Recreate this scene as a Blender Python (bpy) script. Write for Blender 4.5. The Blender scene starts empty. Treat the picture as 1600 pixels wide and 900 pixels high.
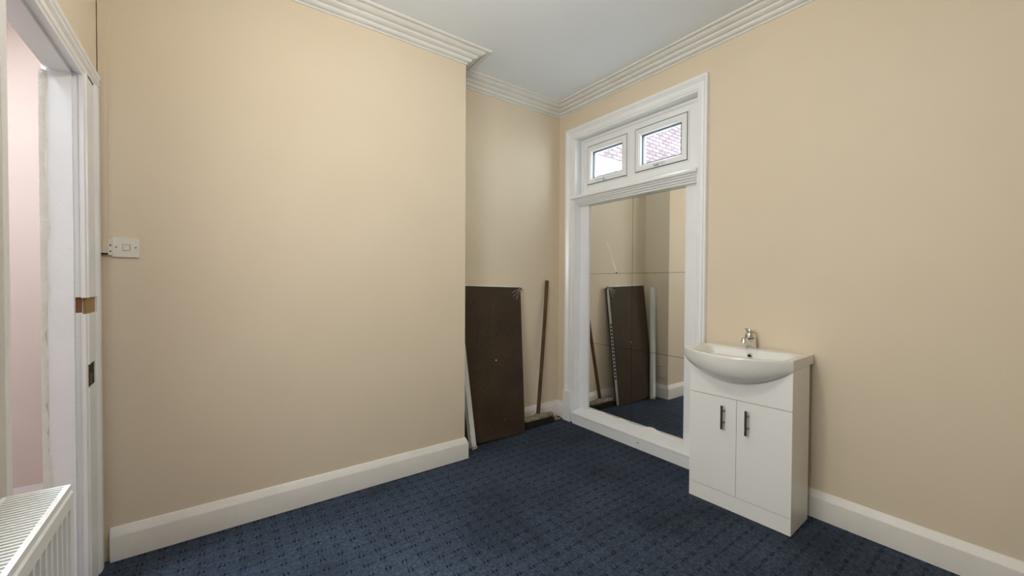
import bpy, bmesh, math, random
from mathutils import Vector, Matrix, noise
random.seed(7)
R = math.radians
sc = bpy.context.scene
COL = sc.collection

# ------------------------------------------------------------------ camera
YAW, PITCH, ROLL, CAM_H, FPX = .9368, -.0157, .0054, 1.22, 632.06
fw = Vector((math.cos(YAW)*math.cos(PITCH), math.sin(YAW)*math.cos(PITCH), math.sin(PITCH)))
rt = Vector((math.sin(YAW), -math.cos(YAW), 0))
up = rt.cross(fw)
rt, up = rt*math.cos(ROLL)+up*math.sin(ROLL), up*math.cos(ROLL)-rt*math.sin(ROLL)
cd = bpy.data.cameras.new('camera')
cd.sensor_fit = 'HORIZONTAL'; cd.sensor_width = 36; cd.lens = FPX*36/1600
cd.clip_start = .02; cd.clip_end = 100
cam = bpy.data.objects.new('camera', cd); COL.objects.link(cam)
cam.matrix_world = Matrix(((rt.x, up.x, -fw.x, 0), (rt.y, up.y, -fw.y, 0), (rt.z, up.z, -fw.z, CAM_H), (0, 0, 0, 1)))
sc.camera = cam

# ------------------------------------------------------------------ light
world = bpy.data.worlds.new('overcast_sky'); sc.world = world; world.use_nodes = True
wb = world.node_tree.nodes['Background']
wb.inputs[0].default_value = (.80, .90, 1.0, 1); wb.inputs[1].default_value = 13.0
def area(name, loc, target, sx, sy, power, color):
    l = bpy.data.lights.new(name, 'AREA'); l.shape = 'RECTANGLE'; l.size = sx; l.size_y = sy
    l.energy = power; l.color = color
    o = bpy.data.objects.new(name, l); COL.objects.link(o); o.location = loc
    d = Vector(target)-Vector(loc)
    o.rotation_euler = d.to_track_quat('-Z', 'Z').to_euler()
    return o
# unseen helpers: an added hall skylight and an added fill window above the radiator; the room's own pendant lamp is built further down
area('added_hall_skylight', (-1.12, 2.30, 2.80), (-1.12, 2.3, 0), .50, .80, 85, (.70, .85, 1.0))
area('added_fill_light', (-.53, .76, 1.62), (3, .76, 1.62), .90, 1.15, 35, (.98, .97, .98))
LAMP_STRENGTH = 245

sc.view_settings.view_transform = 'Standard'
sc.view_settings.look = 'None'
sc.view_settings.gamma = 1
sc.view_settings.use_curve_mapping = False
sc.view_settings.exposure = 0.05
sc.cycles.use_denoising = True
sc.cycles.max_bounces = 9; sc.cycles.diffuse_bounces = 5; sc.cycles.glossy_bounces = 5; sc.cycles.adaptive_threshold = .02
sc.cycles.transparent_max_bounces = 12; sc.cycles.sample_clamp_indirect = 6
sc.cycles.blur_glossy = 1.0; sc.cycles.caustics_reflective = True; sc.cycles.caustics_refractive = False

# ------------------------------------------------------------------ materials
class NT:
    def __init__(s, name):
        s.m = bpy.data.materials.new(name); s.m.use_nodes = True
        s.t = s.m.node_tree; s.n = s.t.nodes; s.l = s.t.links
        s.b = s.n['Principled BSDF']
    def node(s, typ, **kw):
        x = s.n.new(typ)
        for k, v in kw.items(): setattr(x, k, v)
        return x
    def link(s, a, b): s.l.new(a, b)
    def coords(s, kind='Object', scale=(1, 1, 1)):
        tc = s.node('ShaderNodeTexCoord'); mp = s.node('ShaderNodeMapping')
        mp.inputs['Scale'].default_value = scale
        s.link(tc.outputs[kind], mp.inputs['Vector']); return mp.outputs[0]
    def noise(s, vec, scale, detail=4, rough=.55):
        x = s.node('ShaderNodeTexNoise'); x.inputs['Scale'].default_value = scale
        x.inputs['Detail'].default_value = detail; x.inputs['Roughness'].default_value = rough
        s.link(vec, x.inputs['Vector']); return x.outputs['Fac']
    def ramp(s, fac, stops):
        x = s.node('ShaderNodeValToRGB'); e = x.color_ramp.elements
        while len(e) < len(stops): e.new(.5)
        for i, (p, c) in enumerate(stops):
            e[i].position = p; e[i].color = (*c, 1) if len(c) == 3 else c
        s.link(fac, x.inputs[0]); return x.outputs[0]
    def math(s, op, a, b=None, c=None):
        x = s.node('ShaderNodeMath', operation=op)
        for i, v in enumerate((a, b, c)):
            if v is None: continue
            if isinstance(v, (int, float)): x.inputs[i].default_value = v
            else: s.link(v, x.inputs[i])
        return x.outputs[0]
    def mix(s, fac, a, b):
        x = s.node('ShaderNodeMix', data_type='RGBA')
        for i, v in ((0, fac), (6, a), (7, b)):
            if isinstance(v, (int, float)): x.inputs[i].default_value = v
            elif isinstance(v, tuple): x.inputs[i].default_value = (*v, 1)
            else: s.link(v, x.inputs[i])
        return x.outputs[2]
    def bump(s, h, strength, dist=.01):
        x = s.node('ShaderNodeBump'); x.inputs['Strength'].default_value = strength
        x.inputs['Distance'].default_value = dist
        s.link(h, x.inputs['Height']); s.link(x.outputs[0], s.b.inputs['Normal'])
    def set(s, **kw):
        for k, v in kw.items():
            i = s.b.inputs[k.replace('_', ' ')]
            if isinstance(v, tuple): i.default_value = (*v, 1)
            elif isinstance(v, (int, float)): i.default_value = v
            else: s.link(v, i)
        return s
M = {}
def paint(name, ca, cb, rough, bscale, bstr, nscale=1.6, spec=.5):
    t = NT(name); c = t.coords()
    t.set(Base_Color=t.ramp(t.noise(c, nscale, 5), [(.3, ca), (.7, cb)]), Roughness=rough)
    t.b.inputs['Specular IOR Level'].default_value = spec
    t.bump(t.noise(c, bscale, 3), bstr, .004); M[name] = t.m; return t.m
paint('cream_wall', (.712, .608, .462), (.742, .638, .492), .62, 220, .10, spec=.3)
paint('hall_wall', (.40, .305, .255), (.43, .33, .28), .7, 200, .08, spec=.25)
paint('ceiling_daylight_tint', (.80, .84, .88), (.83, .87, .91), .8, 120, .05, spec=.2)  # cool daylight tint is put into the white of the ceiling
paint('cornice_paint', (.74, .735, .70), (.80, .795, .76), .55, 90, .18, 6, spec=.35)
paint('gloss_white', (.84, .85, .865), (.88, .89, .905), .20, 60, .16, 5)
paint('skirting_paint', (.74, .71, .66), (.80, .77, .72), .38, 70, .18, 7)
paint('upvc', (.84, .85, .86), (.86, .87, .88), .25, 30, .02, 3)
paint('vanity_white', (.86, .855, .835), (.87, .865, .845), .22, 20, .01, 3)
paint('ceramic', (.78, .77, .74), (.79, .78, .75), .08, 20, .0, 3)
paint('switch_plastic', (.72, .68, .60), (.78, .74, .66), .4, 90, .08, 20)
paint('radiator_white', (.86, .88, .89), (.89, .91, .92), .3, 60, .05, 4)
paint('convector_shade', (.05, .05, .05), (.07, .07, .07), .6, 60, .05, 4)  # dark colour stands in for the shade inside the radiator
paint('filler', (.78, .76, .70), (.86, .84, .78), .8, 160, .6, 30)
paint('plastic_strip', (.72, .72, .70), (.80, .80, .78), .35, 60, .1, 8)
paint('dark_gap', (.010, .009, .007), (.016, .014, .011), .9, 50, .1)
paint('gasket', (.03, .03, .035), (.05, .05, .055), .6, 50, .05)
paint('aged_tape', (.42, .33, .2), (.55, .46, .32), .7, 80, .2, 12)
paint('hall_floor', (.30, .24, .21), (.35, .28, .25), .6, 60, .1)
paint('pale_paving', (.40, .41, .41), (.48, .49, .49), .9, 20, .2)  # made pale so the unseen yard bounces daylight up to the ceiling
paint('mortar', (.095, .082, .082), (.12, .107, .107), .95, 60, .5, 9)

def metal(name, col, rough):
    t = NT(name); c = t.coords()
    t.set(Base_Color=col, Metallic=1.0, Roughness=rough); M[name] = t.m
    t.bump(t.noise(c, 300, 2), .01, .001)
metal('chrome', (.80, .80, .79), .07)
metal('handle_steel', (.20, .19, .17), .32)
metal('mirror_silver', (.87, .88, .86), .012)
metal('window_silver', (.72, .74, .78), .25)

def wood(name, ca, cb, rough=.55, scale=(40, 40, 2.5)):
    t = NT(name); c = t.coords('Object', scale)
    n = t.noise(c, 1.0, 6, .6)
    t.set(Base_Color=t.ramp(n, [(.3, ca), (.7, cb)]), Roughness=rough); t.bump(n, .2, .002); M[name] = t.m
wood('broom_wood', (.050, .022, .007), (.125, .062, .022), .7)
wood('bare_wood', (.10, .030, .008), (.26, .11, .035), .8)
wood('pale_bare_wood', (.26, .15, .055), (.42, .28, .13), .85)

def glass(name):
    t = NT(name); n = t.n
    tr = t.node('ShaderNodeBsdfTransparent'); gl = t.node('ShaderNodeBsdfGlossy'); gl.inputs['Roughness'].default_value = .01
    tr.inputs[0].default_value = (.95, .98, .97, 1)
    fr = t.node('ShaderNodeFresnel'); fr.inputs[0].default_value = 1.5
    mx = t.node('ShaderNodeMixShader')
    ge = t.node('ShaderNodeNewGeometry'); fac = t.math('MULTIPLY', fr.outputs[0], t.math('SUBTRACT', 1.0, ge.outputs['Backfacing']))
    t.link(fac, mx.inputs[0]); t.link(tr.outputs[0], mx.inputs[1]); t.link(gl.outputs[0], mx.inputs[2])
    t.link(mx.outputs[0], n['Material Output'].inputs[0]); M[name] = t.m
glass('window_glass')

# dusty dark brown panel
t = NT('brown_panel'); c = t.coords()
n1 = t.noise(c, 3.2, 6, .6); n2 = t.noise(c, 55, 5, .7); n3 = t.noise(t.coords('Object', (9, 9, 2)), 1.5, 4)
base = t.ramp(n1, [(.32, (.036, .022, .012)), (.7, (.062, .042, .024))])
dust = t.math('MULTIPLY', t.ramp(n2, [(.52, (0, 0, 0)), (.75, (1, 1, 1))]), t.ramp(n3, [(.35, (.08, .08, .08)), (.7, (.8, .8, .8))]))
t.set(Base_Color=t.mix(dust, base, (.13, .105, .075)), Roughness=t.ramp(n1, [(.3, (.55, .55, .55)), (.7, (.75, .75, .75))]))
t.b.inputs['Specular IOR Level'].default_value = .25
t.bump(n2, .08, .002); M['brown_panel'] = t.m

# broom bristles, dusty broom head
paint('bristle', (.012, .008, .006), (.035, .02, .014), .8, 300, .5, 60)
paint('dusty_head', (.11, .085, .055), (.34, .29, .21), .9, 120, .5, 26)

# exterior bricks
def brick(name, ca, cb, cc):
    t = NT(name); c = t.coords(); oi = t.node('ShaderNodeObjectInfo')
    col = t.ramp(t.noise(c, 14, 5, .65), [(.25, ca), (.55, cb), (.8, cc)])
    v = t.math('MULTIPLY_ADD', oi.outputs['Random'], .5, .72)
    hs = t.node('ShaderNodeHueSaturation'); t.link(v, hs.inputs['Value']); t.link(col, hs.inputs['Color'])
    t.set(Base_Color=hs.outputs[0], Roughness=.92); t.bump(t.noise(c, 70, 4), .5, .006); M[name] = t.m
brick('red_brick', (.065, .040, .044), (.115, .076, .082), (.165, .128, .135))
brick('white_brick', (.155, .165, .158), (.175, .185, .178), (.195, .205, .197))

# carpet: navy, 71 mm grid of paired dark tufts joined by faint broken lines
t = NT('carpet')
tc = t.node('ShaderNodeTexCoord'); sx = t.node('ShaderNodeSeparateXYZ'); P = tc.outputs['Object']
wob = t.node('ShaderNodeTexNoise'); wob.inputs['Scale'].default_value = 9; t.link(P, wob.inputs['Vector'])
ad = t.node('ShaderNodeVectorMath', operation='MULTIPLY_ADD'); t.link(wob.outputs['Color'], ad.inputs[0])
ad.inputs[1].default_value = (.012, .012, 0); t.link(P, ad.inputs[2]); t.link(ad.outputs[0], sx.inputs[0])
def cell(o, off, pitch):
    q = t.math('DIVIDE', t.math('SUBTRACT', o, off), pitch)
    return t.math('MULTIPLY', t.math('SUBTRACT', t.math('FRACT', t.math('ADD', q, 100.5)), .5), pitch)
dx = cell(sx.outputs[0], .311, .0712); dy = cell(sx.outputs[1], 2.183, .0712)
dxs = t.math('ADD', dx, t.math('MULTIPLY', dy, -.12))
def band(x, half, soft):   # 1 inside |x|<half
    a = t.math('ABSOLUTE', x)
    mr = t.node('ShaderNodeMapRange', interpolation_type='SMOOTHSTEP')
    t.link(a, mr.inputs[0]); mr.inputs[1].default_value = half-soft; mr.inputs[2].default_value = half+soft
    mr.inputs[3].default_value = 1; mr.inputs[4].default_value = 0
    return mr.outputs[0]
pair = t.math('MULTIPLY', band(t.math('SUBTRACT', t.math('ABSOLUTE', dxs), .0085), .0030, .0012), band(dy, .0085, .002))
nf = t.noise(P, 240, 3, .7); nm = t.noise(P, 60, 4, .65); nl = t.noise(P, 2.1, 5, .6)
brk = t.ramp(t.noise(P, 46, 2), [(.42, (0, 0, 0)), (.6, (1, 1, 1))])
ul = t.math('MULTIPLY', band(dy, .0028, .0014), brk)
vl = t.math('MULTIPLY', band(t.math('SUBTRACT', t.math('ABSOLUTE', dxs), .006), .0016, .001), brk)
lines = t.math('MAXIMUM', t.math('MULTIPLY', ul, .55), t.math('MULTIPLY', vl, .5))
dark = t.math('MAXIMUM', t.math('MULTIPLY', pair, .95), lines)
pile = t.ramp(t.math('MULTIPLY_ADD', nf, .6, t.math('MULTIPLY', nm, .4)), [(.38, (.017, .025, .040)), (.52, (.046, .063, .094)), (.67, (.122, .154, .20))])
spot = t.ramp(nl, [(.40, (0, 0, 0)), (.33, (0, 0, 0)), (.62, (1, 1, 1))])
pile = t.mix(t.math('SUBTRACT', 1.0, spot), pile, t.mix(.5, pile, (.014, .017, .024)))
t.set(Base_Color=t.mix(dark, pile, (.004, .006, .013)), Roughness=.95)
t.b.inputs['Specular IOR Level'].default_value = .12
hgt = t.math('SUBTRACT', t.math('MULTIPLY', nf, .5), dark)
# shading normals tilted towards the door, to strengthen its light on the carpet
bp = t.node('ShaderNodeBump'); bp.inputs['Strength'].default_value = .7; bp.inputs['Distance'].default_value = .004; t.link(hgt, bp.inputs['Height'])
tilt = t.node('ShaderNodeVectorMath', operation='ADD'); t.link(bp.outputs[0], tilt.inputs[0]); tilt.inputs[1].default_value = (-.12, .06, 0)
nn_ = t.node('ShaderNodeVectorMath', operation='NORMALIZE'); t.link(tilt.outputs[0], nn_.inputs[0]); t.link(nn_.outputs[0], t.b.inputs['Normal'])
M['carpet'] = t.m

# ------------------------------------------------------------------ mesh helpers
def link(name, bm, mat, parent=None, smooth=None, bevel=0):
    if bevel:
        es = [e for e in bm.edges if e.is_manifold and e.calc_face_angle(0) > .5]
        bmesh.ops.bevel(bm, geom=es, offset=bevel, segments=2, affect='EDGES', clamp_overlap=True)
    bmesh.ops.recalc_face_normals(bm, faces=bm.faces)
    me = bpy.data.meshes.new(name); bm.to_mesh(me); bm.free()
    for m in (mat if isinstance(mat, (list, tuple)) else [mat]): me.materials.append(M[m])
    if smooth is not None:
        me.shade_smooth(); me.set_sharp_from_angle(angle=R(smooth))
    o = bpy.data.objects.new(name, me); COL.objects.link(o)
    if parent: o.parent = parent
    return o
def box(bm, x0, x1, y0, y1, z0, z1, mi=0):
    v = [bm.verts.new((x, y, z)) for x in (x0, x1) for y in (y0, y1) for z in (z0, z1)]
    for f in ((0, 1, 3, 2), (4, 6, 7, 5), (0, 4, 5, 1), (2, 3, 7, 6), (0, 2, 6, 4), (1, 5, 7, 3)):
        bm.faces.new([v[i] for i in f]).material_index = mi
    return v
def boxes(*bs):
    bm = bmesh.new()
    for b in bs: box(bm, *b)
    return bm
def loft(bm, rings, closed=True, cap=True):
    V = [[bm.verts.new(p) for p in r] for r in rings]
    for a, b in zip(V, V[1:]):
        n = len(a)
        for i in range(n if closed else n-1):
            j = (i+1) % n
            bm.faces.new((a[i], a[j], b[j], b[i]))
    if cap and closed:
        bm.faces.new(V[0]); bm.faces.new(V[-1][::-1])
    return V
def tube(bm, pts, radii, seg=16, cap=True):
    pts = [Vector(p) for p in pts]; rings = []
    if isinstance(radii, (int, float)): radii = [radii]*len(pts)
    ref = Vector((0, 0, 1))
    if abs((pts[-1]-pts[0]).normalized().z) > .9: ref = Vector((0, 1, 0))
    for i, p in enumerate(pts):
        d = (pts[min(i+1, len(pts)-1)]-pts[max(i-1, 0)]).normalized()
        a = d.cross(ref).normalized(); b = d.cross(a)
        rings.append([p+(a*math.cos(2*math.pi*k/seg)+b*math.sin(2*math.pi*k/seg))*radii[i] for k in range(seg)])
    loft(bm, rings, True, cap)
def prism(bm, prof, fn, a, b):
    """extrude a closed 2-D profile: fn(p, q, s) -> point, from s=a to s=b"""
    loft(bm, [[fn(p, q, a) for p, q in prof], [fn(p, q, b) for p, q in prof]])
def thing(name, label, cat, loc=(0, 0, 0), rz=0, group=None):
    o = bpy.data.objects.new(name, None); COL.objects.link(o); o.empty_display_size = .1
    o.location = loc; o.rotation_euler = (0, 0, rz)
    o['label'] = label; o['category'] = cat
    if group: o['group'] = group
    return o
def tag(o, label, cat, group=None):
    o['label'] = label; o['category'] = cat
    if group: o['group'] = group
    return o
def struct(o, label=None, cat=None):
    o['kind'] = 'structure'
    if label: o['label'] = label
    if cat: o['category'] = cat
    return o
def sroot(name, label, cat, loc=(0, 0, 0)):
    return struct(thing(name, label, cat, loc))

# ------------------------------------------------------------------ room shell
UD, UE, UB = -.405, 1.386, 2.528          # door wall, breast corner, window wall
VR, VA, VC = -1.60, 2.428, 2.72           # rear wall, breast front, alcove back
ZH = 2.772
DJ0, DJ1, DHZ = 1.475, 2.20, 1.995        # door opening
WV0, WV1, WZ0, WZ1 = 1.405, 2.53, 1.945, 2.455   # window opening (transom part above WZ0)

struct(link('floor', boxes((UD-.095, UB+.05, VR-.05, VC+.05, -.06, 0)), 'carpet'),
       'navy blue carpet with a grid of paired dark tufts', 'carpet')
struct(link('ceiling', boxes((UD-.3, UB+.14, VR-.1, VC+.14, ZH, ZH+.1)), 'ceiling_daylight_tint'), 'plain white painted ceiling', 'ceiling')
struct(link('wall_left', boxes((UD-.095, UE, VA, VC+.14, 0, ZH)), 'cream_wall'), 'cream painted chimney breast wall with light switch', 'wall')
struct(link('wall_back', boxes((UE, UB+.14, VC, VC+.14, 0, ZH)), 'cream_wall'), 'cream alcove wall behind the leaning panel and broom', 'wall')
struct(link('wall_right', boxes((UB, UB+.14, VR-.1, WV0, 0, ZH), (UB, UB+.14, WV1, VC, 0, ZH),
                                (UB, UB+.14, WV0, WV1, WZ1, ZH), (2.612, UB+.14, WV0, WV1, 0, WZ0)), 'cream_wall'),
       'cream wall with the small high window and the basin unit', 'wall')
# door wall with doorway; the opening above the radiator is added for fill light
SW0, SW1, SZ0, SZ1 = .28, 1.24, 1.00, 2.24
struct(link('wall_door', boxes((UD-.095, UD, VR-.1, SW0, 0, ZH), (UD-.095, UD, SW1, DJ0-.012, 0, ZH), (UD-.095, UD, DJ1+.012, VA, 0, ZH),
                               (UD-.095, UD, SW0, SW1, 0, SZ0), (UD-.095, UD, SW0, SW1, SZ1, ZH),
                               (UD-.095, UD, DJ0-.012, DJ1+.012, DHZ+.012, ZH)), 'cream_wall'),
       'cream wall holding the doorway and the radiator', 'wall')
struct(link('wall_rear', boxes((UD, UB, VR-.1, VR, 0, ZH)), 'cream_wall'), 'cream wall behind the viewpoint', 'wall')

w = sroot('fill_window', 'added unseen window above the radiator, put in for fill light', 'window')
bm = boxes((UD-.07, UD-.03, SW0, SW0+.05, SZ0, SZ1), (UD-.07, UD-.03, SW1-.05, SW1, SZ0, SZ1), (UD-.07, UD-.03, SW0+.05, SW1-.05, SZ0, SZ0+.05), (UD-.07, UD-.03, SW0+.05, SW1-.05, SZ1-.05, SZ1))
link('window_frame', bm, 'upvc', w)
link('pane', boxes((UD-.052, UD-.048, SW0+.05, SW1-.05, SZ0+.05, SZ1-.05)), 'window_glass', w)

# hall beyond the doorway (walls, floor, ceiling; an added, unseen skylight brings daylight to the floor by the door)
HU0, HV0, HV1 = -1.70, -.10, 3.6
struct(link('wall_hall', boxes((HU0, UD-.095, HV1, HV1+.1, 0, ZH), (HU0-.1, HU0, HV0, HV1+.1, 0, ZH), (HU0-.1, UD-.1, HV0-.1, HV0, 0, ZH),
                               (UD-.16, UD-.095, VA+.05, HV1, 0, ZH)), 'hall_wall'),
       'pinkish plaster wall of the hall seen through the doorway', 'wall')
struct(link('floor_hall', boxes((HU0, UD-.095, HV0, HV1, -.06, 0)), 'hall_floor'), 'pale hall floor beyond the doorway', 'floor')
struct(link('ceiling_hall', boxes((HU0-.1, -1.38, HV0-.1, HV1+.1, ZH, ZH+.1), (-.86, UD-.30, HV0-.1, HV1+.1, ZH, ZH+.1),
                                   (-1.38, -.86, HV0-.1, 1.89, ZH, ZH+.1), (-1.38, -.86, 2.71, HV1+.1, ZH, ZH+.1)), 'ceiling_daylight_tint'), 'white hall ceiling beyond the doorway', 'ceiling')

# swept skirting and cornice: each run mitred at the room corners
POLY = [(UD, VA), (UE, VA), (UE, VC), (UB, VC), (UB, VR), (UD, VR)]    # clockwise, room on the right-hand side
def offset_corner(i, d):
    n = len(POLY); p0, p1, p2 = [Vector(POLY[k % n]) for k in (i-1, i, i+1)]
    e1 = (p1-p0).normalized(); e2 = (p2-p1).normalized()
    n1 = Vector((e1.y, -e1.x)); n2 = Vector((e2.y, -e2.x))
    a = p1+n1*d; b = p1+n2*d
    den = e1.x*e2.y-e1.y*e2.x
    s = ((b-a).x*e2.y-(b-a).y*e2.x)/den
    return a+e1*s
def run(name, i, prof, mat, cut0=None, cut1=None, label=None, cat=None, jit=0):
    """profile points (distance from wall, z) along POLY edge i -> i+1; cut0/cut1 replace the mitre by a square end"""
    p, q = Vector(POLY[i]), Vector(POLY[(i+1) % len(POLY)])
    e = (q-p).normalized(); nn = Vector((e.y, -e.x))
    L = (q-p).length
    ends = [[], []]
    for d, z in prof:
        a = offset_corner(i, d) if cut0 is None else p+e*cut0+nn*d
        b = offset_corner((i+1) % len(POLY), d) if cut1 is None else p+e*cut1+nn*d
        ends[0].append(Vector((a.x, a.y, z))); ends[1].append(Vector((b.x, b.y, z)))
    N = max(2, int(L/.12)); rings = []
    for k in range(N+1):
        ring = []
        for (a, b) in zip(*ends):
            pt = a.lerp(b, k/N)
            if jit and 0 < k < N:
                w_ = noise.noise(Vector((pt.x*2.3, pt.y*2.3, 3.1)))*jit
                pt = pt+Vector((0, 0, w_))
            ring.append(pt)
        rings.append(ring)
    bm = bmesh.new(); loft(bm, rings)
    o = link(name, bm, mat, smooth=28); struct(o)
    if label: o['label'] = label; o['category'] = cat
    return o
SK = [(-.002, 0), (.020, 0), (.020, .104), (.0185, .109), (.0165, .112), (.008, .137), (.004, .142), (-.002, .143)]
run('baseboard_left', 0, SK, 'skirting_paint', cut0=.036, label='white skirting board along the chimney breast', cat='skirting')
run('baseboard_breast', 1, SK, 'skirting_paint', label='short white skirting on the side of the chimney breast', cat='skirting')
run('baseboard_back', 2, SK, 'skirting_paint', label='white skirting board behind the broom', cat='skirting')
run('baseboard_corner', 3, SK, 'skirting_paint', cut1=VC-2.613, label='short white skirting stub in the alcove corner', cat='skirting')
run('baseboard_right', 3, SK, 'skirting_paint', cut0=VC-1.334, label='white skirting board running right from the basin unit', cat='skirting')
run('baseboard_rear', 4, SK, 'skirting_paint', label='white skirting board behind the viewpoint', cat='skirting')
run('baseboard_door', 5, SK, 'skirting_paint', cut1=DJ0-.05-VR, label='white skirting board under the radiator', cat='skirting')
def cz(*pts): return [(d, ZH-z) for d, z in pts]
CO = cz((-.002, .078), (.006, .078), (.009, .0755), (.009, .0725), (.0055, .070), (.0055, .067), (.014, .0655), (.024, .0625), (.030, .0565), (.0315, .050), (.0275, .0475), (.0285, .0445),
        (.040, .0435), (.052, .0405), (.059, .0345), (.0605, .029), (.0565, .0265), (.0575, .0235), (.068, .0245), (.080, .0225), (.092, .0165), (.100, .009), (.102, .0045), (.110, .0045), (.1105, .0095),
        (.122, .0095), (.128, .006), (.130, .000), (.130, -.002), (-.002, -.002))
for i, lab in enumerate(('moulded white cornice along the chimney breast', 'short moulded cornice return on the breast side', 'moulded white cornice over the alcove',
                         'moulded white cornice above the small window', 'moulded white cornice behind the viewpoint', 'moulded white cornice above the doorway')):
    run('trim_%d' % (i+1), i, CO, 'cornice_paint', label=lab, cat='cornice', jit=.0015)

# ------------------------------------------------------------------ pendant lamp (above the frame)
t = NT('lamp_glow'); t.set(Base_Color=(.9, .88, .8)); t.b.inputs['Emission Color'].default_value = (1.0, .94, .85, 1); t.b.inputs['Emission Strength'].default_value = LAMP_STRENGTH; M['lamp_glow'] = t.m
pl_ = thing('pendant_lamp', 'bare bulb hanging on a white cord from the ceiling', 'lamp', (.60, 1.05, ZH))
bm = bmesh.new(); tube(bm, [(0, 0, .001), (0, 0, -.012), (0, 0, -.022)], [.042, .04, .02], 24); link('ceiling_rose', bm, 'switch_plastic', pl_, smooth=40)
bm = bmesh.new(); tube(bm, [(0, 0, -.02), (0, 0, -.21)], .003, 8); link('cord', bm, 'switch_plastic', pl_)
bm = bmesh.new(); tube(bm, [(0, 0, -.20), (0, 0, -.21), (0, 0, -.255)], [.01, .018, .018], 18); link('lamp_holder', bm, 'switch_plastic', pl_, smooth=40)
bm = bmesh.new(); bmesh.ops.create_icosphere(bm, subdivisions=3, radius=.05, matrix=Matrix.Translation((0, 0, -.30))); link('bulb', bm, 'lamp_glow', pl_, smooth=60)

# ------------------------------------------------------------------ doorway frame
d = sroot('door_1', 'white painted door frame without a door, lock recesses cut in it', 'door frame')
# lining: far jamb (with lock recess), near jamb, head
JZ = [(0, 1.093), (1.093, 1.152), (1.152, DHZ)]
bm = bmesh.new()
for a, b in JZ:
    if a == 1.093: box(bm, UD-.085, UD-.0, DJ1+.006, DJ1+.012, a, b); box(bm, UD-.085, UD-.018, DJ1, DJ1+.006, a, b)
    else: box(bm, UD-.085, UD, DJ1, DJ1+.012, a, b)
link('jamb', bm, 'gloss_white', d)
link('jamb', boxes((UD-.085, UD, DJ0-.012, DJ0, 0, DHZ)), 'gloss_white', d)
link('head', boxes((UD-.085, UD, DJ0, DJ1, DHZ, DHZ+.012)), 'gloss_white', d)
link('door_stop', boxes((UD-.085, UD-.019, DJ1-.013, DJ1, 0, DHZ-.013)), 'gloss_white', d, bevel=.002)
link('door_stop', boxes((UD-.085, UD-.019, DJ0, DJ0+.013, 0, DHZ-.013)), 'gloss_white', d, bevel=.002)
link('door_stop', boxes((UD-.085, UD-.019, DJ0, DJ1, DHZ-.013, DHZ)), 'gloss_white', d, bevel=.002)
# far side architrave: wide board with beads, notched for the old lock keeps
AP = [(.010, DJ1-.006), (.012, DJ1+.012), (.016, DJ1+.016), (.016, DJ1+.03), (.013, DJ1+.034), (.013, DJ1+.14), (.017, DJ1+.146), (.021, DJ1+.16), (.022, DJ1+.19), (.019, DJ1+.203), (-.002, DJ1+.203), (-.002, DJ1-.006)]
bm = bmesh.new()
f = lambda p, q, s: Vector((UD+p, q, s))
for a, b in ((0, .802), (.892, 1.088), (1.150, 2.012)): prism(bm, AP, f, a, b)
prism(bm, [(p, max(q, 2.318)) for p, q in AP if q > 2.318 or p > .012 or q < 2.21][3:] if False else [(.016, 2.345), (.017, 2.346), (.021, 2.36), (.022, 2.39), (.019, 2.403), (-.002, 2.403), (-.002, 2.345)], f, 1.088, 1.150)
prism(bm, [(.013, 2.322), (.013, 2.34), (.017, 2.346), (.021, 2.36), (.022, 2.39), (.019, 2.403), (-.002, 2.403), (-.002, 2.322)], f, .802, .892)
prism(bm, [(.010, DJ1-.006), (.012, DJ1+.012), (.012, DJ1+.016), (-.002, DJ1+.016), (-.002, DJ1-.006)], f, .802, .892)
link('architrave', bm, 'gloss_white', d, smooth=25)
link('bare_wood_recess', boxes((UD-.001, UD+.009, 2.212, 2.345, 1.088, 1.150)), 'pale_bare_wood', d)['label'] = 'bare pale wood where a lock keep was cut out'
link('bare_wood_recess', boxes((UD-.018, UD-.001, DJ1+.003, DJ1+.0062, 1.093, 1.152)), 'bare_wood', d)['label'] = 'reddish bare wood recess in the jamb'
link('mortise', boxes((UD-.001, UD+.009, DJ1+.016, 2.322, .802, .892)), 'dark_gap', d)['label'] = 'dark empty mortise with splintered edges'
link('bare_wood_recess', boxes((UD+.0085, UD+.0095, DJ1+.055, 2.29, .808, .85)), 'bare_wood', d)
# near side architrave and moulded head architrave
link('architrave', boxes((UD, UD+.018, DJ0-.045, DJ0-.012, 0, 2.06)), 'gloss_white', d, bevel=.003)
HP = [(-.002, 1.990), (.008, 1.990), (.010, 2.000), (.013, 2.003), (.013, 2.022), (.016, 2.026), (.020, 2.032), (.020, 2.042), (.017, 2.046), (.022, 2.052), (.024, 2.064), (.021, 2.070), (-.002, 2.070)]
bm = bmesh.new(); prism(bm, HP, lambda p, q, s: Vector((UD+p, s, q)), DJ0-.045, DJ1+.203)
link('head_architrave', bm, 'gloss_white', d, smooth=25)
link('overdoor_panel', boxes((UD, UD+.010, DJ0-.045, VA-.005, 2.072, ZH-.08)), 'cream_wall', d)['label'] = 'cream boxed panel over the doorway'
# rough plaster edge of the lining on the hall side
bm = bmesh.new(); rings = []
for k in range(61):
    z = k/60*(DHZ-.02)
    j = .006*noise.noise(Vector((.4, .3, z*9)))+.006*noise.noise(Vector((4.4, .6, z*37)))
    rings.append([Vector((UD-.101, DJ1+.004, z)), Vector((UD-.101, DJ1-.018, z)), Vector((UD-.090+j, DJ1-.0175, z)), Vector((UD-.083+j*1.5, DJ1-.0132, z))])
loft(bm, rings); link('plaster_edge', bm, 'filler', d, smooth=40)['label'] = 'ragged white filler along the hall edge of the jamb'

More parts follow.
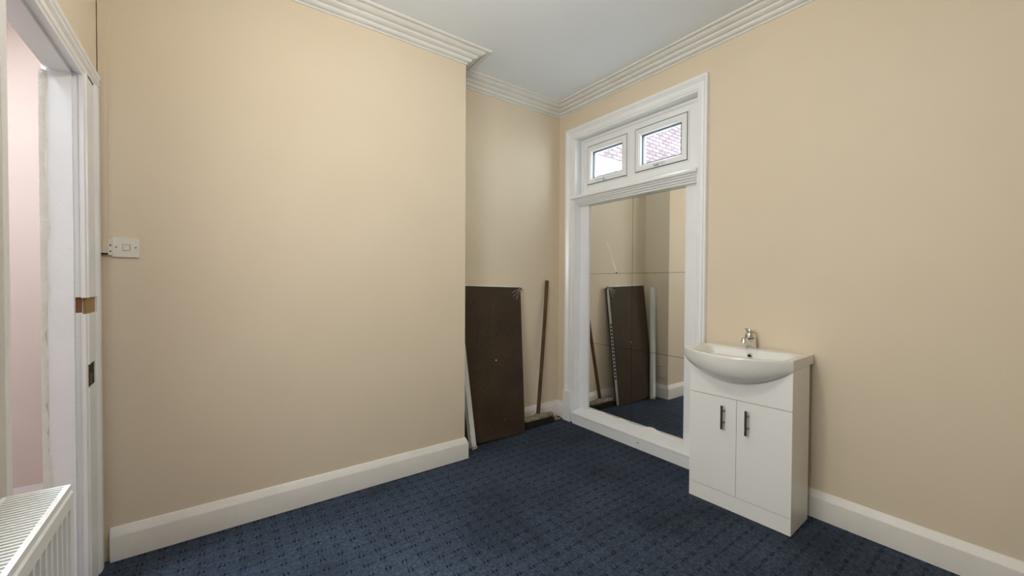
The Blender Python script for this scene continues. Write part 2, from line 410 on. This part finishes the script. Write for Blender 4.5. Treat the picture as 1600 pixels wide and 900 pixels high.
# ------------------------------------------------------------------ window in the right wall
w = sroot('window_1', 'small high white window with two top-hung sashes over the mirrored recess', 'window')
APW = .0  # architrave profile across its width (k: 0 inner .. 1 outer)
def arch_prof(wd):
    return [(0, -.002), (0, .018), (.10*wd, .020), (.14*wd, .024), (.28*wd, .024), (.32*wd, .019), (.55*wd, .017), (.60*wd, .021), (.72*wd, .028), (.80*wd, .033), (.97*wd, .033), (wd, .028), (wd, -.002)]
AV0, AV1, AZ1 = 1.338, 2.612, 2.545
bm = bmesh.new()
def fr(inner, outer):   # rings around: left foot -> left top -> right top -> right foot
    return None
pl, prr, pt = arch_prof(AV1-WV1), arch_prof(WV0-AV0), arch_prof(AZ1-WZ1)
rings = [[Vector((UB-h, WV1+a, .262)) for a, h in pl], [Vector((UB-h, WV1+a, WZ1+b)) for (a, h), (b, _) in zip(pl, pt)],
         [Vector((UB-h, WV0-a, WZ1+b)) for (a, h), (b, _) in zip(prr, pt)], [Vector((UB-h, WV0-a, .262)) for a, h in prr]]
loft(bm, rings); link('architrave', bm, 'gloss_white', w, smooth=20)
link('plinth_block', boxes((UB-.040, UB, WV1-.004, AV1+.004, 0, .262)), 'gloss_white', w, bevel=.004)
link('plinth_block', boxes((UB-.040, UB, AV0-.004, WV0+.004, 0, .262)), 'gloss_white', w, bevel=.004)
# linings of the reveal
link('lining', boxes((UB-.016, 2.66, WV1-.022, WV1, .0, WZ1)), 'gloss_white', w, bevel=.002)
link('lining', boxes((UB-.016, 2.66, WV0, WV0+.004, .262, WZ1)), 'gloss_white', w)
link('lining', boxes((UB-.016, 2.66, WV0, WV1, WZ1-.004, WZ1+.0)), 'gloss_white', w)
# moulded sill board between window and mirror
SP = [(2.612, 1.962), (2.492, 1.958), (2.484, 1.952), (2.483, 1.938), (2.488, 1.933), (2.503, 1.931), (2.506, 1.922), (2.516, 1.918), (2.520, 1.908), (2.532, 1.904), (2.536, 1.894), (2.548, 1.890), (2.55, 1.880), (2.612, 1.880)]
bm = bmesh.new(); prism(bm, SP, lambda p, q, s: Vector((p, s, q)), WV0-.006, WV1+.004)
link('sill_board', bm, 'gloss_white', w, smooth=20)
# flat strips each side of the mirror, moulded kerb below
link('side_strip', boxes((2.588, 2.612, 2.412, WV1-.022, .10, 1.885)), 'gloss_white', w, bevel=.002)
link('side_strip', boxes((2.588, 2.612, WV0+.004, 1.526, .10, 1.885)), 'gloss_white', w, bevel=.002)
KP = [(2.488, 0), (2.488, .076), (2.484, .080), (2.485, .090), (2.496, .094), (2.500, .100), (2.530, .108), (2.598, .119), (2.612, .119), (2.612, 0)]
bm = bmesh.new(); prism(bm, KP, lambda p, q, s: Vector((p, s, q)), WV0-.030, 2.495)
link('kerb', bm, 'gloss_white', w, smooth=20)
link('kerb_hole', boxes((2.4868, 2.489, 1.818, 1.826, .040, .048)), 'dark_gap', w)
# uPVC frame: outer frame, mullion, two sashes
FU0, FU1 = 2.592, 2.66
V0, V1, Z0, Z1 = WV0+.004, WV1-.022, 1.960, WZ1-.004
S = [(2.017, 2.432, 2.050, 2.376), (1.517, 1.942, 2.052, 2.378)]
def rect_frame(bm, v0, v1, z0, z1, prof):
    """profile (inset, u) swept round a rectangle with mitred corners"""
    rings = []
    for cv, czz, sv, sz in ((v0, z0, 1, 1), (v1, z0, -1, 1), (v1, z1, -1, -1), (v0, z1, 1, -1)):
        rings.append([Vector((u, cv+sv*i, czz+sz*i)) for i, u in prof])
    V = [[bm.verts.new(p) for p in r] for r in rings]
    n = len(prof)
    for k in range(4):
        a, b = V[k], V[(k+1) % 4]
        for i in range(n): bm.faces.new((a[i], a[(i+1) % n], b[(i+1) % n], b[i]))
bm = bmesh.new()
box(bm, FU0, FU1, V0, S[1][0]+.002, Z0, Z1); box(bm, FU0, FU1, S[0][1]-.002, V1, Z0, Z1)
box(bm, FU0, FU1, S[1][0]+.002, S[0][1]-.002, Z0, S[0][2]+.002); box(bm, FU0, FU1, S[1][0]+.002, S[0][1]-.002, S[0][3]-.002, Z1)
box(bm, FU0, FU1, S[1][1]-.002, S[0][0]+.002, S[0][2]+.002, S[0][3]-.002)
link('window_frame', bm, 'upvc', w)
# beads round the frame (mitred, with fine joint lines)
bm = bmesh.new(); rect_frame(bm, V0+.003, V1-.003, Z0+.002, Z1-.002, [(0, FU0), (.004, FU0-.012), (.018, FU0-.013), (.026, FU0-.004), (.026, FU0)])
link('frame_bead', bm, 'upvc', w, smooth=20)
for (v0, v1, z0, z1) in S:
    # stepped rebate round the sash
    bm = bmesh.new(); rect_frame(bm, v0-.012, v1+.012, z0-.012, z1+.012, [(0, FU0), (.002, FU0-.007), (.010, FU0-.008), (.0115, FU0)])
    link('rebate', bm, 'upvc', w, smooth=20)
    bm = bmesh.new(); rect_frame(bm, v0-.001, v1+.001, z0-.001, z1+.001, [(0, FU0), (0, FU0-.0015), (.0065, FU0-.0015), (.0065, FU0)])
    link('gasket', bm, 'gasket', w)
    bm = bmesh.new()
    rect_frame(bm, v0+.005, v1-.005, z0+.005, z1-.005, [(0, FU0), (0, FU0-.010), (.004, FU0-.014), (.030, FU0-.015), (.036, FU0-.010), (.040, FU0-.009), (.050, FU0+.008), (.052, FU0+.02), (.052, FU0+.045), (0, FU0+.045)])
    sash = link('sash', bm, 'upvc', w, smooth=20)
    bm = bmesh.new(); rect_frame(bm, v0+.053, v1-.053, z0+.053, z1-.053, [(0, FU0+.008), (.0, FU0+.004), (.005, FU0+.006), (.005, FU0+.028), (0, FU0+.028)])
    link('glazing_gasket', bm, 'gasket', sash)
    link('pane', boxes((FU0+.014, FU0+.018, v0+.052, v1-.052, z0+.052, z1-.052)), 'window_glass', sash)
    vm = (v0+v1)/2+(.005 if v0 > 1.9 else .02)
    bm = bmesh.new()
    box(bm, FU0-.022, FU0-.014, vm-.016, vm+.016, z0+.010, z0+.032)
    box(bm, FU0-.036, FU0-.022, vm-.012, vm+.012, z0+.012, z0+.030)
    h = link('handle', bm, 'window_silver', sash, bevel=.003)
    bm = bmesh.new()
    dv = -1 if v0 < 1.9 else 1
    pr_ = [Vector((FU0-.040, vm, z0+.021)), Vector((FU0-.044, vm+dv*.03, z0+.024)), Vector((FU0-.046, vm+dv*.085, z0+.020))]
    tube(bm, pr_, [.008, .0075, .006], 10); link('lever', bm, 'upvc', h, smooth=50)

# ------------------------------------------------------------------ mirror tiles
mir = thing('mirror', 'large wall mirror of six tiles filling the white recess under the window', 'mirror', (2.6, 1.968, .119))
mv = [1.528, 1.968, 2.410]; mz = [.121, .700, 1.290, 1.884]
for i in range(2):
    for j in range(3):
        g = .0012
        b = boxes((0, .006, mv[i]+g-1.968, mv[i+1]-g-1.968, mz[j]+g-.119, mz[j+1]-g-.119))
        link('mirror_tile', b, 'mirror_silver', mir)
link('backing_board', boxes((.0062, .0112, 1.528-1.968, 2.410-1.968, .002, 1.765)), 'dark_gap', mir)
bm = bmesh.new()
tube(bm, [(-.0008, 2.220-1.968, 1.540-.119), (-.0008, 2.197-1.968, 1.482-.119)], .0034, 6)
tube(bm, [(-.0008, 2.194-1.968, 1.474-.119), (-.0008, 2.168-1.968, 1.410-.119), (-.0008, 2.121-1.968, 1.304-.119)], .0034, 6)
link('crack', bm, 'filler', mir)['label'] = 'thin white crack running to the tile corner'
bm = bmesh.new(); box(bm, -.001, .001, 2.116-1.968, 2.126-1.968, 1.292-.119, 1.302-.119); link('chip', bm, 'dark_gap', mir)
# ragged adhesive along the bottom edge
bm = bmesh.new(); rings = []
for k in range(90):
    v = 1.530+k/89*.878
    hgt = .004+.032*max(0, noise.noise(Vector((v*9, 1.37, .41))))+.014*max(0, noise.noise(Vector((v*31, 5.43, .29))))
    dp = .008+.030*max(0, noise.noise(Vector((v*11, 9.38, .6))))
    rings.append([Vector((0, v-1.968, -.001)), Vector((-dp, v-1.968, -.001)), Vector((-dp*.6, v-1.968, hgt*.7)), Vector((0, v-1.968, hgt))])
loft(bm, rings); link('adhesive_bead', bm, 'filler', mir, smooth=40)['label'] = 'ragged white adhesive along the bottom of the mirror'

# ------------------------------------------------------------------ vanity cabinet
van = thing('vanity_cabinet', 'white two-door vanity cabinet under the basin', 'cabinet', (2.226, .755, 0), R(2))
VW = .507
link('body', boxes((.019, .242, 0, VW, 0, .799)), 'vanity_white', van, bevel=.001)
link('front_panel', boxes((0, .018, 0, VW, .602, .799)), 'vanity_white', van, bevel=.0012)
link('plinth', boxes((0, .018, 0, VW, 0, .081)), 'vanity_white', van, bevel=.0012)
for a, b, hy in ((0, .2525, .196), (.2545, VW, .316)):
    dr = link('door', boxes((0, .018, a, b, .084, .599)), 'vanity_white', van, bevel=.0012)
    bm = bmesh.new(); tube(bm, [(-.031, hy, .436), (-.031, hy, .562)], .0062, 14)
    for zz in (.468, .530): tube(bm, [(.001, hy, zz), (-.031, hy, zz)], .0048, 10)
    link('handle', bm, 'handle_steel', dr, smooth=40)['label'] = 'dark steel bar handle'

# ------------------------------------------------------------------ basin
bas = thing('wash_basin', 'white ceramic bow-fronted wash basin on the vanity cabinet', 'basin', (2.226, .755, .80), R(2))
BW0, BW1, ZT = -.002, .545, .048
NS, NB = 56, 30
def sm(a, b, x):
    k = min(1, max(0, (x-a)/(b-a))); return k*k*(3-2*k)
def xfront(s):
    c = 2*s-1; return -.004-.128*(1-abs(c)**2.0)**.95
def bowl(x, s):
    """depth of the bowl below the rim"""
    y = BW0+(BW1-BW0)*s; xf = xfront(s)
    a = sm(xf+.026, xf+.085, x); b = 1-sm(.175, .212, x)
    c = sm(.040, .115, y)*(1-sm(BW1-.115, BW1-.040, y))
    back = .006*sm(.195, .24, x)
    return .085*a*b*c+.006*sm(.018, .034, x-xf)*sm(.02, .035, y)*(1-sm(BW1-.035, BW1-.02, y))*(1-sm(.205, .225, x))
rings = []
for i in range(NS+1):
    s = i/NS; y = BW0+(BW1-BW0)*s; xf = xfront(s); ring = []
    q = 1-(2*s-1)**2
    zb = -.004-.098*q**.9
    # apron from the cabinet front up to the rim
    for k in range(9):
        a = k/8*math.pi/2
        px = -.001+(xf+.001)*math.sin(a)**.8; pz = zb+(ZT-.016-zb)*(1-math.cos(a))
        ring.append(Vector((px, y, pz)))
    ring.append(Vector((xf-.001, y, ZT-.006))); ring.append(Vector((xf+.002, y, ZT-.001)))
    for k in range(NB+1):
        px = xf+.006+(.292-xf-.006)*k/NB
        ring.append(Vector((px, y, ZT-bowl(px, s))))
    ring.append(Vector((.295, y, ZT-.004))); ring.append(Vector((.295, y, .001))); ring.append(Vector((-.001, y, .001)))
    rings.append(ring)
# round the two ends slightly
for idx, dy in ((0, .003), (NS, -.003)):
    pass
bm = bmesh.new(); loft(bm, rings)
link('bowl', bm, 'ceramic', bas, smooth=42)
sy = .2715
oz = ZT-.032
bm = bmesh.new(); tube(bm, [(.196, sy-.005, oz), (.186, sy-.005, oz-.004)], .0125, 20); link('overflow_ring', bm, 'chrome', bas, smooth=40)
bm = bmesh.new(); tube(bm, [(.190, sy-.005, oz-.002), (.1855, sy-.005, oz-.0045)], .0095, 20); link('overflow_hole', bm, 'dark_gap', bas, smooth=40)
bm = bmesh.new(); tube(bm, [(.075, sy, ZT-.0915), (.075, sy, ZT-.086)], .022, 20); link('drain', bm, 'chrome', bas, smooth=40)

# ------------------------------------------------------------------ tap
tap = thing('mixer_tap', 'small chrome single-lever mixer tap on the basin', 'tap', (2.226+.252, .755+.300, .8478), R(2))
bm = bmesh.new()
tube(bm, [(0, 0, -.002), (0, 0, .004), (-.001, 0, .012), (-.004, 0, .040), (-.007, 0, .056), (-.008, 0, .060)], [.030, .030, .029, .028, .028, .027], 24)
link('body', bm, 'chrome', tap, smooth=40)
bm = bmesh.new()
tube(bm, [(-.004, 0, .020), (-.030, 0, .032), (-.060, 0, .045), (-.085, 0, .052), (-.094, 0, .052)], [.021, .018, .0155, .014, .013], 18)
sp = link('spout', bm, 'chrome', tap, smooth=40)
bm = bmesh.new(); tube(bm, [(-.088, 0, .056), (-.092, 0, .035)], .0125, 18); link('aerator', bm, 'chrome', sp, smooth=40)
bm = bmesh.new()
tube(bm, [(-.008, 0, .061), (-.009, 0, .076), (-.009, 0, .084), (-.007, 0, .090), (-.005, 0, .093)], [.027, .027, .0245, .016, .002], 24)
lv = link('lever_cap', bm, 'chrome', tap, smooth=40)
bm = bmesh.new()
rings = []
for x, z, wd, th in ((.016, .080, .018, .006), (-.010, .092, .025, .008), (-.035, .102, .022, .007), (-.055, .110, .015, .005), (-.064, .113, .008, .004)):
    rings.append([Vector((x, wd, z)), Vector((x, wd*.7, z+th)), Vector((x, -wd*.7, z+th)), Vector((x, -wd, z)), Vector((x+.002, 0, z-th*.6))])
loft(bm, rings); link('lever', bm, 'chrome', tap, smooth=35)

# ------------------------------------------------------------------ radiator on the door wall
rad = thing('radiator', 'white panel radiator with slatted top grille beside the doorway', 'radiator', (-.33, .44, .15))
RL, RHt = .90, .60   # length along v, height
fx, bx_ = .066, -.036   # front panel face, back panel (local u)
def flute_panel(x0, sgn):
    bm = bmesh.new(); prof = []
    pitch = .0333; n = int(RL/pitch)
    ys = [0, .012]; ds = [0, 0]
    y = .018
    while y+pitch < RL-.01:
        ys += [y, y+.007, y+.017, y+.024]; ds += [0, -.012, -.012, 0]; y += pitch
    ys += [RL-.012, RL]; ds += [0, 0]
    zs = [(0, 0), (.035, 0), (.050, 1), (RHt-.062, 1), (RHt-.047, 0), (RHt-.018, 0), (RHt-.013, -1)]
    rows = []
    for z, k in zs:
        rows.append([bm.verts.new((x0+sgn*((d if k == 1 else 0)+(-.004 if k == -1 else 0)), yy, z)) for yy, d in zip(ys, ds)])
    for a, b in zip(rows, rows[1:]):
        for i in range(len(a)-1): bm.faces.new((a[i], a[i+1], b[i+1], b[i]))
    return bm
link('front_panel', flute_panel(fx, 1), 'radiator_white', rad, smooth=30)
link('back_panel', flute_panel(bx_, -1), 'radiator_white', rad, smooth=30)
bm = bmesh.new()
for y in [.03+.033*k for k in range(26)]:
    box(bm, bx_+.010, fx-.010, y, y+.0015, .04, RHt-.11)
link('convector_fins', bm, 'convector_shade', rad)
link('inner_shade_block', boxes((bx_+.012, fx-.016, .012, RL-.012, .03, RHt-.10)), 'convector_shade', rad)  # added dark block, shade between the grille slats
# top grille: rim + slats
gx0, gx1 = bx_-.004, fx-.0035
link('grille_rim', boxes((gx1-.010, gx1, 0, RL, RHt-.022, RHt)), 'radiator_white', rad, bevel=.0025)
link('grille_rim', boxes((gx0, gx0+.008, 0, RL, RHt-.022, RHt)), 'radiator_white', rad, bevel=.002)
link('grille_rim', boxes((gx0+.008, gx1-.010, RL-.006, RL, RHt-.022, RHt)), 'radiator_white', rad, bevel=.0015)
link('grille_rim', boxes((gx0+.008, gx1-.010, 0, .006, RHt-.022, RHt)), 'radiator_white', rad, bevel=.0015)
first = None
pit = .0128; k = 0; y = RL-.0105
while y > .01:
    if first is None:
        first = link('slat', boxes((gx0+.008, gx1-.010, -.0026, .0026, -.007, -.002)), 'radiator_white', rad); s_ = first
    else:
        s_ = first.copy(); COL.objects.link(s_); s_.parent = rad
    s_.location = (0, y, RHt); y -= pit
for yy in (RL, 0):
    a = yy if yy == 0 else yy
    link('end_cover', boxes((bx_+.004, fx-.004, a-(.0012 if yy else -.0012)-.0006, a+.0006-(.0012 if yy else -.0012), .02, RHt-.023)), 'radiator_white', rad)
link('plug', boxes((gx1-.014, gx1+.0005, RL-.0005, RL+.004, RHt-.030, RHt-.018)), 'dark_gap', rad)
for yy in (.12, RL-.15): link('wall_bracket', boxes((bx_-.036, bx_-.002, yy, yy+.03, .10, .52)), 'radiator_white', rad)
bm = bmesh.new(); tube(bm, [(.015, RL+.000, .03), (.015, RL+.035, .03)], .010, 14); tube(bm, [(.015, RL+.035, .045), (.015, RL+.035, -.15)], .0085, 14)
link('valve_pipe', bm, 'chrome', rad, smooth=40)

# ------------------------------------------------------------------ light switch and trunking
sw = thing('light_switch', 'small cream square light switch on the chimney breast by the doorway', 'light switch', (-.310, VA, 1.318))
link('plate', boxes((-.043, .043, -.009, .001, 0, .084)), 'switch_plastic', sw, bevel=.002)
link('rocker_frame', boxes((-.012, .014, -.0098, -.008, .027, .055)), 'aged_tape', sw)
link('rocker', boxes((-.009, .011, -.0125, -.008, .030, .052)), 'switch_plastic', sw, bevel=.0012)
for x in (-.031, .031):
    bm = bmesh.new(); tube(bm, [(x, -.0088, .042), (x, -.0098, .042)], .0034, 12); link('screw', bm, 'handle_steel', sw)
tr = thing('cable_trunking', 'narrow cream cable trunking running up the corner from the light switch', 'trunking', (-.378, VA, 1.333))
link('cover', boxes((-.014, .012, -.014, .001, .0, ZH-.075-1.333)), 'cream_wall', tr, bevel=.0015)
link('open_end', boxes((-.012, .010, -.012, -.001, -.006, .001)), 'dark_gap', tr)['label'] = 'dark open bottom end'
jb = link('joint_piece', boxes((.012, .0245, -.012, .0, -.008, .060)), 'switch_plastic', tr, bevel=.001)
for zz in (.008, .034):
    bm = bmesh.new(); tube(bm, [(.0195, -.0115, zz), (.0195, -.0128, zz)], .0032, 10); link('screw_hole', bm, 'dark_gap', jb)

# ------------------------------------------------------------------ leaning brown panel
BB, BT = Vector((0, 2.548, 0)), Vector((0, 2.664, 1.168))
ln = (BT-BB).length; ang = math.atan2(BT.y-BB.y, BT.z-BB.z)
pan = thing('leaning_panel', 'tall dark brown dusty board with white edges leaning in the alcove', 'board', (2.012, 2.550, .004))
pan.rotation_euler = (-ang, R(1.6), 0)
PW, PT = .560, .030
link('face_sheet', boxes((-PW, 0, -.002, .006, 0, ln)), 'brown_panel', pan, bevel=.001)
link('core', boxes((-PW+.004, -.004, .006, PT, .002, ln-.003)), 'plastic_strip', pan)
link('top_edge', boxes((-PW, .001, .000, PT+.001, ln, ln+.006)), 'plastic_strip', pan, bevel=.001)['label'] = 'white top edge strip'
e = link('edge_strip', boxes((-.004, .0015, .004, PT+.001, .004, ln)), 'plastic_strip', pan)
e['label'] = 'white edge strip with a row of square dark slots'
k0 = None
for k in range(16):
    if k0 is None:
        k0 = link('slot', boxes((.0010, .0024, .007, .025, -.011, .011)), 'dark_gap', e); q_ = k0
    else:
        q_ = k0.copy(); COL.objects.link(q_); q_.parent = e
    q_.location = (0, 0, .27+k*.035)
link('gap_shade_strip', boxes((-.030, .0025, PT+.002, PT+.016, .02, ln-.01)), 'gasket', pan)  # dark strip painted in for the shaded gap between board and wall
bm = bmesh.new(); tube(bm, [(-.004, .012, ln+.004), (.016, .010, ln-.008), (.027, .010, ln-.022)], [.005, .005, .004], 8)
link('corner_hook', bm, 'gasket', pan, smooth=40)['label'] = 'small dark bent bracket at the top corner'
bm = bmesh.new(); tube(bm, [(-.262, -.0018, .598), (-.262, -.0026, .598)], .0055, 12); link('screw', bm, 'filler', pan)['label'] = 'pale screw head'
bm = bmesh.new()
for a, b in (((-.004, ln-.01), (-.075, ln-.075)), ((-.004, ln-.012), (-.045, ln-.10)), ((-.006, ln-.006), (-.09, ln-.045))):
    tube(bm, [(a[0], -.0022, a[1]), (b[0], -.0022, b[1])], .0009, 5)
link('scratches', bm, 'plastic_strip', pan)

# ------------------------------------------------------------------ white strip leaning on the breast side
st = thing('trunking_length', 'long white plastic strip leaning against the side of the chimney breast', 'plastic strip', (1.512, 2.500, .001))
a0 = Vector((1.512, 2.500, 0)); a1 = Vector((1.409, 2.585, 1.165))
dvec = (a1-a0); st.rotation_euler = (math.atan2(-dvec.y, dvec.z), math.atan2(dvec.x, dvec.z), 0)
SL = dvec.length
TP = [(-.022, 0), (.014, 0), (.018, .003), (.018, .040), (.014, .044), (-.022, .044), (-.022, .040), (.008, .038), (.008, .006), (-.022, .005)]
bm = bmesh.new(); prism(bm, TP, lambda p, q, s: Vector((p, q, s)), .004, SL)
link('channel', bm, 'plastic_strip', st, smooth=25)
link('lip', boxes((.0185, .0215, .012, .032, .004, SL)), 'upvc', st, bevel=.001)
link('tape', boxes((-.0225, .0225, -.001, .001, .006, .026)), 'aged_tape', st)['label'] = 'yellowed tape round the lower end'

# ------------------------------------------------------------------ broom
br = thing('broom', 'wooden broom with dusty head leaning in the alcove corner', 'broom', (2.205, 2.622, 0))
hb, ht_ = Vector((.004, 0, .082)), Vector((2.372-2.205, 2.703-2.622, 1.232))
bm = bmesh.new(); tube(bm, [hb, hb.lerp(ht_, .3)+Vector((.003, 0, 0)), hb.lerp(ht_, .7)+Vector((.003, 0, 0)), ht_-(ht_-hb).normalized()*.006, ht_], [.0165, .016, .0155, .0155, .010], 16)
link('handle', bm, 'broom_wood', br, smooth=50)
bm = bmesh.new(); rings = []
for k in range(13):
    x = -.160+.320*k/12; ee = 1-(abs(k-6)/6)**6*.25; ro = .022*math.exp(-((x-.004)/.03)**2)
    rings.append([Vector((x, y*ee, z)) for y, z in ((-.030, .060), (-.031, .076), (-.024, .084+ro*.3), (-.012, .086+ro), (.012, .086+ro), (.024, .084+ro*.3), (.031, .076), (.030, .060))])
loft(bm, rings); link('head', bm, 'dusty_head', br, smooth=35)
bm = bmesh.new()
for k in range(900):
    x = random.uniform(-.155, .155); y = random.uniform(-.027, .027)
    sxx, syy = x*.10+random.uniform(-.006, .006), y*.35+random.uniform(-.005, .005)
    p = Vector((x, y, .062)); q = Vector((x+sxx, y+syy, random.uniform(.001, .006)))
    w_ = .0016
    a = [bm.verts.new(p+Vector(o)) for o in ((-w_, -w_, 0), (w_, -w_, 0), (0, w_, 0))]
    b = [bm.verts.new(q+Vector(o)*.8) for o in ((-w_, -w_, 0), (w_, -w_, 0), (0, w_, 0))]
    for i in range(3): bm.faces.new((a[i], a[(i+1) % 3], b[(i+1) % 3], b[i]))
    bm.faces.new(b)
box(bm, -.150, .150, -.024, .024, .012, .062)
o = link('bristles', bm, 'bristle', br); o['kind'] = 'stuff'

# ------------------------------------------------------------------ carpet scrap in the corner
scp = thing('carpet_scrap', 'tiny frayed dark scrap lying by the alcove corner skirting', 'scrap', (2.455, 2.640, 0))
bm = bmesh.new(); rings = []
for k in range(9):
    a = k/8; x = -.030+.060*a; z = .006+.012*math.sin(a*math.pi)
    rings.append([Vector((x, -.012, z)), Vector((x, .012, z+.003)), Vector((x, .012, .0005)), Vector((x, -.012, .0005))])
loft(bm, rings); link('flap', bm, 'aged_tape', scp, smooth=40)
bm = bmesh.new()
for ax, ay, bx2, by2, hz in ((0, 0, .022, -.022, .020), (0, 0, -.020, -.018, .022), (0, 0, .004, .020, .024), (.002, 0, .034, .004, .016)):
    tube(bm, [(ax, ay, .020), ((ax+bx2)/2, (ay+by2)/2, hz+.004), (bx2, by2, .003)], [.0035, .003, .0015], 6)
link('frayed_ends', bm, 'bristle', scp, smooth=50)

# ------------------------------------------------------------------ air vent on the breast side (seen in the mirror)
vt = thing('air_vent', 'cream louvred air vent low on the chimney breast side, seen in the mirror', 'air vent', (UE, 2.525, .200))
bm = boxes((-.001, .008, -.075, -.063, 0, .147), (-.001, .008, .063, .075, 0, .147), (-.001, .008, -.063, .063, 0, .012), (-.001, .008, -.063, .063, .135, .147))
link('frame', bm, 'switch_plastic', vt, bevel=.0015)
link('back', boxes((-.001, .0015, -.063, .063, .012, .135)), 'gasket', vt)
s0 = None
for k in range(8):
    if s0 is None:
        bm = bmesh.new(); prism(bm, [(.0012, .0), (.0012, .003), (.008, -.006), (.008, -.0085)], lambda p, q, s: Vector((p, s, q)), -.063, .063)
        s0 = link('slat', bm, 'switch_plastic', vt); q_ = s0
    else:
        q_ = s0.copy(); COL.objects.link(q_); q_.parent = vt
    q_.location = (0, 0, .025+k*.0145)

# ------------------------------------------------------------------ neighbouring brick wall outside the window
bw = thing('brick_wall', 'bright brick wall outside the window, red above and white painted below', 'brick wall', (7.0, 5.0, 0))
link('mortar_bed', boxes((-4.0, 5.0, .006, .22, 3.47, 6.5)), 'mortar', bw)
link('painted_mortar_bed', boxes((-4.0, 5.0, .002, .22, 0, 3.47)), 'white_brick', bw)
BL, BH, JO = .215, .065, .010
cands = []
for r_ in range(int(2.9/.075), int(5.4/.075)):
    z = r_*.075
    for c_ in range(-14, 14):
        x = c_*(BL+JO)+(.1125 if r_ % 2 else 0)
        cands.append((x, z))
protos = {}
# the part of the wall the panes frame, nearest first
def seen(x, z):
    k = (7+x)/5.0
    ur = 7+x
    return 5.2 < ur < 8.6 and 3.22+(ur-5.4)*.02 < z < 3.75+(ur-5.4)*.40 and z > 3.22+max(0, ur-6.6)*.30
vis = sorted([p for p in cands if seen(*p)], key=lambda p: p[0])[:300]
vs = set(vis)
for x, z in vis:
    mat = 'white_brick' if z < 3.47 else 'red_brick'
    if mat not in protos:
        bm = boxes((0, BL, -.0, .02, 0, BH)); o = link('brick', bm, mat, bw, bevel=.004); protos[mat] = o
    else:
        o = protos[mat].copy(); COL.objects.link(o); o.parent = bw
    o.location = (x, -.006+random.uniform(-.002, .003), z)
bmr, bmw = bmesh.new(), bmesh.new()
for x, z in cands:
    if (x, z) in vs: continue
    box(bmw if z < 3.47 else bmr, x, x+BL, -.006, .014, z, z+BH)
o = link('bricks_beyond', bmr, 'red_brick', bw); o['kind'] = 'stuff'
o = link('bricks_beyond', bmw, 'white_brick', bw); o['kind'] = 'stuff'
struct(link('ground_outside', boxes((UB+.3, 12, -3, 5.2, -.2, -.1)), 'pale_paving'), 'paved yard outside below the window', 'ground')
